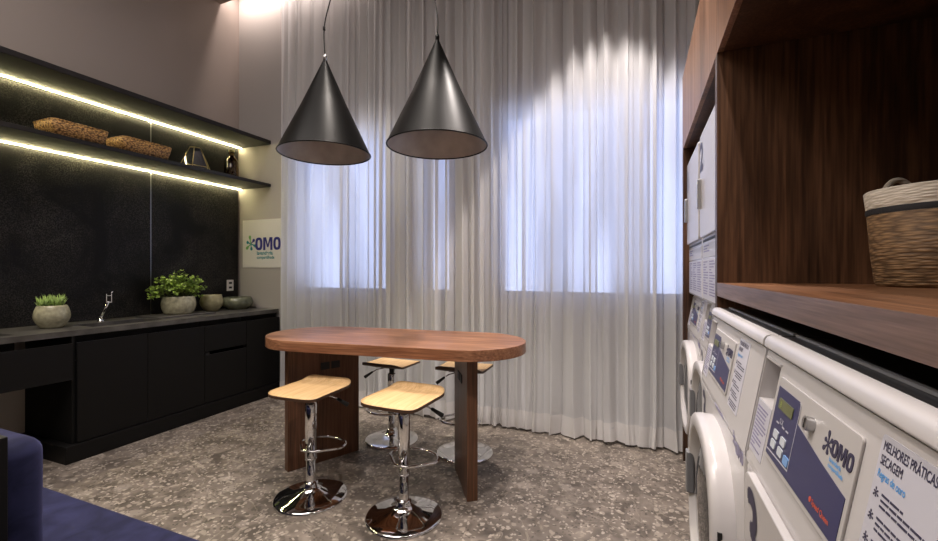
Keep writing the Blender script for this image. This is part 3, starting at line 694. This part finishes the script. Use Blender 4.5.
# ---------------------------------------------------------------- stools
def make_stool(lb, sh):
    t = thing('bar_stool', lb, 'stool', (0, 0, 0), 0, 'bar stools around the walnut table')
    b = MB(); b.lathe([(.205, 0), (.207, .006), (.195, .014), (.15, .022), (.10, .033), (.066, .046), (.047, .060), (.040, .074), (.038, .088), (.030, .092)], 56); b.build('base', M['chrome'], t)
    b = MB(); b.lathe([(.0295, .088), (.0275, .10), (.0275, .217), (.0335, .219), (.0335, .227), (.029, .229)], 28); b.build('lower_column', M['chrome'], t)
    b = MB(); b.lathe([(.0325, .2295), (.0325, sh - .10), (.030, sh - .092), (.022, sh - .085), (.022, sh - .032)], 28); b.build('gas_column', M['chrome'], t)
    b = MB(); b.box(-.09, .09, -.09, .09, sh - .032, sh - .026); b.build('seat_plate', M['grip'], t)
    # footrest: D-shaped chrome loop
    pts = [(-.033, -.035, .275)]
    for k in range(15):
        a = -PI / 2 * 1.12 + k / 14 * PI * 1.12; pts.append((.10 + .105 * math.cos(a), .145 * math.sin(a), .270))
    pts.append((-.033, .035, .275)); 
    b = MB(); b.tube(pts, .0085, 10, closed=True); b.build('footrest', M['chrome'], t)
    # seat: rounded square ply, front edge dips, rear edge lifts into a low lip
    def hz(x, y): 
        return .030 * max(0, (x - .11) / .065) ** 2 - .012 * max(0, (-x - .10) / .085) ** 2 + .004 * (y / .18) ** 2
    n = 22; R = .185; vs = []; 
    for sgn in (1, 0):
        for i in range(n + 1):
            for j in range(n + 1):
                u, v = -1 + 2 * i / n, -1 + 2 * j / n
                p = 7.0; m = max(abs(u), abs(v)); 
                if m > 1e-6:
                    L = (abs(u / m) ** p + abs(v / m) ** p) ** (1 / p); u2, v2 = u / L, v / L
                else: u2 = v2 = 0
                x, y = u2 * R * .94, v2 * R * .96
                vs.append((x, y, sh - .022 + hz(x, y) + (.016 if sgn else 0)))
    N = (n + 1) ** 2; idx = lambda i, j: i * (n + 1) + j
    top = []; bot = []; rim = []
    for i in range(n):
        for j in range(n):
            top.append((idx(i, j), idx(i + 1, j), idx(i + 1, j + 1), idx(i, j + 1)))
            bot.append((N + idx(i, j + 1), N + idx(i + 1, j + 1), N + idx(i + 1, j), N + idx(i, j)))
    bd = [(i, 0) for i in range(n)] + [(n, j) for j in range(n)] + [(i, n) for i in range(n, 0, -1)] + [(0, j) for j in range(n, 0, -1)]
    for k in range(len(bd)):
        a = idx(*bd[k]); c = idx(*bd[(k + 1) % len(bd)]); rim.append((a, N + a, N + c, c))
    b = MB(); b.add(vs, top, True); b.add(vs, bot, True) ; 
    b.f = top + bot + rim; b.v = vs; b.sm = [True] * len(top + bot) + [False] * len(rim)
    o = b.build('seat', M['ply'], t); o.data.materials.append(M['plyedge'])
    for pi in range(len(top), len(b.f)): o.data.polygons[pi].material_index = 1
    b = MB(); b.tube([(.0, -.02, sh - .04), (.06, -.10, sh - .06), (.085, -.135, sh - .085)], .005, 8); lv = b.build('lever', M['chrome'], t)
    b = MB(); b.tube([(.078, -.125, sh - .077), (.112, -.175, sh - .118)], [.008, .013], 10); b.build('grip', M['grip'], lv)
    return t
st = [(-1.775, 1.950, 92, .635, 'bar stool at front left of the table, pale seat, chrome base'),
      (-1.172, 1.98, 88, .645, 'bar stool at front right of the table, nearest the machines'),
      (-1.795, 2.85, -92, .60, 'bar stool behind the table at left, half hidden by the legs'),
      (-1.175, 2.84, -88, .625, 'bar stool behind the table at right, behind the right leg')]
proto = None
for x, y, rz, sh, lb in st:
    if proto is None: s_ = proto = make_stool(lb, .635)
    else: s_ = copy_tree(proto)
    s_['label'] = lb; s_.location = (x, y, 0); s_.rotation_euler = (0, 0, math.radians(rz))
    s_.scale = (1, 1, sh / .635)

# ---------------------------------------------------------------- pendants
def pendant(loc, R, H, lb, bend, dx):
    t = thing('pendant_lamp', lb, 'lamp', loc, 0, 'black cone pendant lamps')
    th = .004
    b = MB(); b.lathe([(R, 0), (R * .5, H * .5), (.012, H), (.012, H + .004)], 72, caps=False); b.build('lamp_shade', M['cone'], t)
    b = MB(); b.lathe([(R - .0005, 0.0), (R - .010, 0.004), (R * .5 - .008, H * .5), (.004, H - .03)], 72, caps=False); b.build('shade_lining', M['conein'], t)
    b = MB(); b.tube([(math.cos(a) * (R - .002), math.sin(a) * (R - .002), 0) for a in [2 * PI * k / 72 for k in range(72)]], .005, 8, closed=True); b.build('rim', M['cone'], t)
    b = MB(); b.lathe([(.012, H), (.013, H + .03), (.006, H + .045), (.001, H + .046)], 20); b.build('cable_cap', M['steel'] if bend < 0 else M['cone'], t)
    b = MB(); b.lathe([(.02, H * .72), (.022, H * .55), (.04, H * .45), (.045, H * .40), (.03, H * .35), (.001, H * .34)], 24); b.build('bulb', M['bulb'], t)
    top = 4.198 - loc[2]; z0 = H + .04
    key = [(0, 0), (.16, -.012), (.25, 0.002), (.40, .058), (.60, .085), (.95, .05), (top - z0, .03)] if bend < 0 else [(0, 0), (.09, .007), (.22, -.018), (.36, -.034), (.6, -.03), (.95, -.01), (top - z0, 0)]
    ku, kx = [k[0] for k in key], [k[1] for k in key]; pts = []
    for k in range(60):
        z = (top - z0) * k / 59
        x = sum(float(np.interp(z + d, ku, kx)) for d in (-.05, -.03, -.01, .01, .03, .05)) / 6 if 0 < k < 59 else float(np.interp(z, ku, kx))
        pts.append((x, 0, z0 + z))
    b = MB(); b.tube(pts, .0042, 8); b.build('cable', M['grip'], t)
    if bend < 0:
        b = MB(); b.tube([(pts[8][0], 0, pts[8][2] - .012), (pts[8][0], 0, pts[8][2] + .012)], .009, 8); b.build('cable_clip', M['grip'], t)
pendant((-2.06, 2.40, 2.135), .315, .66, 'black cone pendant lamp on the left, cable with a small clip', -1, .10)
pendant((-1.18, 2.40, 2.095), .315, .66, 'black cone pendant lamp on the right, nearer the machines', 1, -.04)

# ---------------------------------------------------------------- sofa
t = thing('sofa', 'navy velvet sofa in the left foreground with a black back frame', 'sofa', (-2.0, .4, 0))
b_ = MB(); b_.box(-3.4, -1.00, -0.75, .982, .20, .42); b_.build('seat_cushion', M['velvet'], t, world=True, bevel=.018, bseg=5)
b_ = MB(); b_.box(-3.35, -1.665, .608, .726, .421, .818); o = b_.build('back_cushion', M['velvet'], t, world=True, bevel=.055, bseg=6)
b_ = MB(); b_.box(-3.4, -1.05, -0.7, .90, .03, .20); b_.build('base', M['recess'], t, world=True)
b_ = MB(); b_.box(-3.4, -1.60, .50, .607, .42, .86); o = b_.build('back_frame', M['black'], t, world=True, bevel=.003)
for x, y in ((-3.3, -.6), (-1.15, -.6), (-1.15, .8), (-3.3, .8)):
    b_ = MB(); b_.box(x - .03, x + .03, y - .03, y + .03, 0, .03); b_.build('foot', M['grip'], t, world=True)

# ---------------------------------------------------------------- walnut cabinetry on the right
CX = .276; CB = 1.04; ZB0, ZB1 = 1.215, 1.266; ZF0, ZF1 = 2.155, 2.66
t = thing('end_panel', 'tall walnut end panel beside the curtain', 'panel', (CX, 3.31, 0)); col.objects.unlink(t); bpy.data.objects.remove(t)
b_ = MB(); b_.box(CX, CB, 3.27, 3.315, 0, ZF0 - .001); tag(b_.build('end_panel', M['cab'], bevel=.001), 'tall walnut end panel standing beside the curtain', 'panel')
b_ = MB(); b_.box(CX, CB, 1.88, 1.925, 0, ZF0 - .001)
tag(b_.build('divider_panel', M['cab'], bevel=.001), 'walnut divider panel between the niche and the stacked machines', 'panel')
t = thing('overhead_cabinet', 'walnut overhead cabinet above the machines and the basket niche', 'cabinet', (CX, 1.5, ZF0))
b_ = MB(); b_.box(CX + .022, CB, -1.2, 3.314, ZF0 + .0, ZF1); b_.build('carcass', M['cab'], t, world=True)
yy = [3.315, 2.61, 1.90, 1.19, .48, -.23, -1.2]
for i in range(6):
    b_ = MB(); b_.box(CX, CX + .0215, yy[i + 1] + .001, yy[i] - .001, ZF0 - .002, ZF1); b_.build('door', M['cabLit'], t, world=True, bevel=.0008)
t = thing('walnut_shelf', 'thick walnut shelf over the machines carrying the woven basket', 'shelf', (CX, .8, ZB0))
b_ = MB(); b_.box(CX + .003, CB, -1.2, 1.878, ZB0, ZB1); b_.build('shelf_board', M['cabY'], t, world=True)
b_ = MB(); b_.box(CX, CX + .003, -1.2, 1.878, ZB0, ZB1); lab(b_.build('edge_band', M['edge'], t, world=True), 'greyish wood edge band')
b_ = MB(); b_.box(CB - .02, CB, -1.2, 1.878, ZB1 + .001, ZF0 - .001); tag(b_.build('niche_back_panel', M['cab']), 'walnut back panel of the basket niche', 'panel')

# basket in the niche
t = thing('woven_basket', 'round seagrass basket with a cream rim and rope handles in the niche', 'basket', (.79, 1.605, ZB1))
b_ = MB(); b_.lathe([(.134, 0), (.141, .01), (.150, .09), (.158, .209)], 56, caps=True); b_.build('seagrass_body', M['sea'], t)
b_ = MB(); b_.lathe([(.1590, .2095), (.1615, .218), (.1605, .2265)], 56, caps=False); 
b_.build('black_cord_band', M['ropeblack'], t)
b_ = MB(); b_.lathe([(.1600, .227), (.165, .276), (.162, .280), (.157, .276), (.153, .228)], 56, caps=False); b_.build('cream_band', M['cream'], t)
for s in (0, 1):
    a0 = math.radians(101) + s * PI; pts = []
    for k in range(13):
        a = a0 + (k / 12 - .5) * .62; rr_ = .160; pts.append((rr_ * math.cos(a), rr_ * math.sin(a), .262 + .072 * math.sin(PI * k / 12) ** .6))
    b_ = MB(); b_.tube(pts, .009, 10); b_.build('rope_handle', M['cream'], t)

# ---------------------------------------------------------------- machines
def console_marks(t, W, F, k, right_sign, word_tail):
    """marks on a tilted console face; u from its left edge, v down the slope"""
    # instruction sticker below the drawer recess on the left
    m = MB(); F.plate(m, .012, .100, .100, .205, .0, .0008); pp = m.build('left_sticker', M['paper'], t)
    m = MB(); F.lines(m, .018, .095, .112, .20, 12, .0008, .0012, 3); m.build('sticker_print', M['inkgrey'], pp)
    # control panel
    m = MB(); F.poly(m, rr_uv(.118, .428, .030, .178, .006), 0, .0035); cp = m.build('control_panel', M['enamel2'], t, bevel=.001)
    m = MB(); F.poly(m, [(.126, .046), (.232, .046), (.240, .080), (.340, .097), (.420, .108), (.420, .170), (.126, .170)], .0035, .0042); m.build('navy_film', M['navy'], cp)
    m = MB(); F.poly(m, [(.232, .046), (.240, .050), (.240, .158), (.126, .162), (.126, .1600), (.2385, .156), (.2385, .0502)], .0042, .0046); m.build('film_outline', M['paper'], cp)
    m = MB(); F.poly(m, rr_uv(.145, .215, .063, .081, .002), .0042, .0056); lc = m.build('display', M['lcd'], cp)
    m = MB(); F.text(m, '8', .155, .077, .014, .0060, .0002); m.build('digit', M['lcddig'], lc)
    m = MB()
    for u0 in (.150, .180, .200): F.plate(m, u0, .104, u0 + .012, .1065, .0042, .0046)
    F.text(m, '0.X', .165, .103, .013, .0047, .0002); m.build('panel_print', M['paper'], cp)
    for i, (u, v) in enumerate(((.150, .118), (.188, .118), (.146, .137), (.184, .137))):
        m = MB(); F.poly(m, rr_uv(u, u + .023, v, v + .014, .003), .0042, .0060); m.build('button', M['btn'], cp)
    m = MB(); F.poly(m, rr_uv(.216, .238, .139, .153, .003), .0042, .0060); lab(m.build('button', M['btnblue'], cp), 'light blue button')
    # key lock
    m = MB(); F.disc(m, .292, .062, .0105, .0035, .014, 24); kl = m.build('key_lock', M['steel'], cp)
    m = MB(); F.plate(m, .2905, .055, .2935, .069, .014, .0146); m.build('key_slot', M['hole'], kl)
    m = MB(); F.splat(m, .350, .068, .018, .0035, .0042); m.build('splash_logo', M['ink'], cp)
    m = MB(); F.omo(m, .362, .078, .0225, .0035, .0043); m.build('lettering', M['ink'], cp)
    m = MB(); F.text(m, 'lavanderia', .362, .0855, .0085, .0043, .0002); F.text(m, 'compartilhada', .362, .0930, .0075, .0043, .0002); m.build('lettering', M['inkblue'], cp)
    m = MB(); F.disc(m, .335, .153, .0038, .0042, .0046, 16); F.text(m, 'Speed Queen', .342, .156, .0105, .0047, .0002, .95); m.build('lettering', M['inkred'], cp)
    # instruction sheet at right
    u0, u1 = .458, .566
    m = MB(); F.poly(m, rr_uv(u0, u1, .012, .190, .004), 0, .0008); sg = m.build('instruction_sheet', M['paper'], t)
    m = MB(); F.bold(m, 'MELHORES PRÁTICAS', u0 + .005, .028, .0145, .0010, .64); F.bold(m, word_tail, u0 + .005, .043, .0145, .0010, .64); m.build('lettering', M['ink'], sg)
    m = MB(); F.bold(m, 'Regras de ouro', u0 + .005, .057, .0120, .0010, .68); m.build('lettering', M['inkblue'], sg)
    m = MB()
    for i in range(5):
        v = .070 + i * .025
        F.splat(m, u0 + .010, v + .004, .006, .0008, .0012)
        F.lines(m, u0 + .021, u1 - .012, v, v + .018, 3, .0008, .0012, 20 + i, .4)
    m.build('sheet_print', M['ink'], sg)
def rr_uv(u0, u1, v0, v1, r): return rrect(u0, u1, v0, v1, r, 4)
def machine(kind, label, loc, W, word, number, group, lid=True):
    """floor machine; local frame: x into the machine, y = 0 (right edge) .. W (left edge), z up"""
    t = thing(kind, label, 'machine', loc, 0, group)
    D = .62; xt = .039; zb, zt = .930, 1.1495
    g = .003
    # body behind the front
    b = MB(); b.box(0, D, g, W - g, .04, .915); b.build('body', M['enamel'], t, bevel=.008, bseg=3)
    # console: tilted front with an open drawer recess at left
    rec0, rec1 = W - .100, W - .012     # y extent of the recess
    def prof(x_off=0): return [(0 + x_off, zb), (0 + x_off, zb - .013), (D, zb - .013), (D, zt), (xt + x_off, zt)]
    b = MB(); b.extr([(x, z) for x, z in prof()], g, rec0); b.extr([(x, z) for x, z in prof()], rec1, W - g)
    z1 = zt - .018; z0 = zt - .098; xs_ = lambda z: (z - zb) / (zt - zb) * xt
    b.extr([(0, zb), (0, zb - .013), (D, zb - .013), (D, z0), (xs_(z0), z0)], rec0, rec1)
    b.extr([(xs_(z1), z1), (D, z1), (D, zt), (xt, zt)], rec0, rec1)
    b.extr([(xt + .07, z0), (D, z0), (D, z1), (xt + .07, z1)], rec0, rec1)
    cs = b.build('console', M['enamel'], t)
    F = Face((0 + xt, W, zt), (0, -1, 0), (-xt, 0, -(zt - zb)))
    if F.n.x > 0: F.n = -F.n
    b = MB()
    sA = (zt - z1) / (zt - zb) * .223
    F.plate(b, .008, .012, .104, .016, 0, .003); F.plate(b, .008, .012, .0115, .215, 0, .003); b.build('drawer_bezel', M['enamel2'], t)
    console_marks(cs, W, F, 1, None, word)
    # lid with a rounded nose
    if lid:
        pts = [(.034, 1.1545), (.031, 1.157), (.033, 1.170), (.037, 1.1765), (.045, 1.180), (.060, 1.180), (.060, 1.1545)]
        b = MB(); b.extr(pts, g * .5, W - g * .5, True); b.build('lid_nose', M['enamel'], t, bevel=.002)
        b = MB(); b.box(.0605, D, g * .5, W - g * .5, 1.1545, 1.178); b.build('lid_top', M['toplid'], t, bevel=.002)
        b = MB(); b.box(.085, .092, g, W - g, 1.1785, 1.183); b.build('lid_ridge', M['greyp'], t)
    FF = Face((0, W, .930), (0, -1, 0), (0, 0, -1))
    if FF.n.x > 0: FF.n = -FF.n
    if kind == 'washing_machine':
        # front-loading door: wide white ring, dark glass, grey hinge and handle
        cy, cz, R = W / 2 + .005, .60, .275; seg = 64
        def sup(r, k, p=2.5):
            a = 2 * PI * k / seg; c, s = math.cos(a), math.sin(a); q = (abs(c) ** p + abs(s) ** p) ** (-1 / p); return r * q * c, r * q * s
        rings = [(R, 0), (R + .002, -.03), (R - .001, -.046), (R - .006, -.050), (R - .036, -.052), (R - .042, -.049), (R - .052, -.012)]
        vs = []; fs = []
        for r, x in rings:
            for k in range(seg):
                y, z = sup(r, k); vs.append((x, cy + y, cz + z))
        for i in range(len(rings) - 1):
            for k in range(seg):
                k2 = (k + 1) % seg; fs.append((i * seg + k, i * seg + k2, (i + 1) * seg + k2, (i + 1) * seg + k))
        b = MB(); b.add(vs, fs, True); dr = b.build('door', M['enamel'], t)
        gl = [(R - .052, -.012), (R - .060, -.022), (R - .10, -.036), (R - .18, -.046), (.002, -.050)]
        vs = []; fs = []
        for r, x in gl:
            for k in range(seg):
                y, z = sup(r, k, 2.2); vs.append((x, cy + y, cz + z))
        for i in range(len(gl) - 1):
            for k in range(seg):
                k2 = (k + 1) % seg; fs.append((i * seg + k, i * seg + k2, (i + 1) * seg + k2, (i + 1) * seg + k))
        b = MB(); b.add(vs, fs, True); b.build('door_glass', M['dglass'], dr)
        b = MB(); b.box(-.060, -.035, cy + R - .052, cy + R - .014, cz - .05, cz + .09); b.build('door_handle', M['greyp'], dr, bevel=.004)
        b = MB()
        for z in (cz + .075, cz + .035, cz - .005, cz - .045): b.box(-.040, -.030, cy - R + .004, cy - R + .016, z, z + .024)
        b.build('hinge', M['hole'], dr)
        b = MB(); FF.splat(b, .575, .018, .020, 0, .0006); b.build('splash_logo', M['inkgrey'], t)
        b = MB(); FF.omo(b, .592, .045, .030, 0, .0008); b.build('lettering', M['inkgrey'], t)
        b = MB(); FF.bold(b, number, .03, .15, .16, .0008, .9, .03); b.build('number', M['ink'], t)
        b = MB(); FF.lines(b, .30, .45, .010, .022, 2, 0, .0006, 9); b.build('front_print', M['inkgrey'], t)
        b = MB(); b.box(-.002, .02, .08, W - .08, .07, .20); b.build('service_flap', M['enamel2'], t, bevel=.004)
    else:
        b = MB(); FF.poly(b, rr_uv(.055, W - .055, .008, .62, .03), 0, .014); dr = b.build('door', M['enamel'], t, bevel=.003, bseg=3)
        b = MB(); FF.bold(b, number, .070, .175, .205, .0148, .85, .03); b.build('number', M['ink'], dr)
        b = MB(); FF.poly(b, rr_uv(.18, W - .14, .23, .52, .10), .014, .018); b.build('door_glass', M['dglass'], dr, bevel=.002)
        b = MB(); FF.plate(b, .025, .25, .050, .40, 0, .03); b.build('door_handle', M['greyp'], t, bevel=.004)
    for x, y in ((.05, .06), (.05, W - .06), (D - .05, .06), (D - .05, W - .06)):
        b = MB(); b.lathe([(.022, 0), (.022, .01), (.012, .012), (.012, .042)], 16, (x, y)); b.build('foot', M['grip'], t)
    return t
X0m = .208
machine('tumble_dryer', 'white dryer nearest the camera, console marked for drying', (X0m, .36, 0), .69, 'SECAGEM', '3', 'white laundry machines')
machine('washing_machine', 'white front-loading washer between the near dryer and the stacked towers', (X0m, 1.06, 0), .69, 'LAVAGEM', '3', 'white laundry machines')
machine('washing_machine', 'lower white washer of the stacked pair, next to the free-standing washer', (.303, 1.935, 0), .665, 'LAVAGEM', '2', 'white laundry machines', lid=False)
machine('washing_machine', 'lower white washer of the stacked pair beside the end panel', (.303, 2.605, 0), .665, 'LAVAGEM', '1', 'white laundry machines', lid=False)
def upper(label, y0, W, num):
    z0 = 1.155; t = thing('stacked_dryer', label, 'machine', (.309, y0, z0), 0, 'stacked dryers')
    H = 2.055 - z0; D = .60
    b = MB(); b.box(.004, D, .002, W - .002, .001, H); b.build('body', M['enamel'], t, bevel=.006)
    F = Face((.004, W, H), (0, -1, 0), (0, 0, -1))
    if F.n.x > 0: F.n = -F.n
    b = MB(); F.poly(b, rr_uv(.03, W - .03, .03, H - .33, .02), 0, .016); dr = b.build('door', M['enamel'], t, bevel=.005, bseg=3)
    b = MB(); F.bold(b, num, .02, .22, .20, .0168, 1.4, .03); b.build('number', M['ink'], dr)
    b = MB(); F.poly(b, rr_uv(.055, .085, .26, .42, .01), .016, .034); b.build('door_handle', M['steel'], dr, bevel=.003)
    b = MB(); F.plate(b, .03, H - .318, W - .03, H - .306, 0, .002); b.build('black_stripe', M['hole'], t)
    b = MB(); F.plate(b, .02, H - .295, W - .02, H - .235 + .01, 0, .0015); lp = b.build('brand_strip', M['enamel2'], t)
    b = MB(); F.lines(b, .06, .30, H - .285, H - .245, 3, .0015, .0022, 4); b.build('strip_print', M['inkgrey'], lp)
    b = MB(); F.plate(b, .02, H - .215, W - .02, H - .012, 0, .0015); sh = b.build('instruction_sheet', M['paper'], t)
    for c in range(3):
        b = MB(); F.lines(b, .05 + c * .205, .22 + c * .205, H - .205, H - .03, 13, .0015, .0022, 30 + c); b.build('sheet_print', M['inkgrey'], sh)
upper('upper white dryer marked 2, stacked next to the walnut divider', 1.935, .665, '2')
upper('upper white dryer marked 1, stacked beside the tall end panel', 2.605, .665, '1')
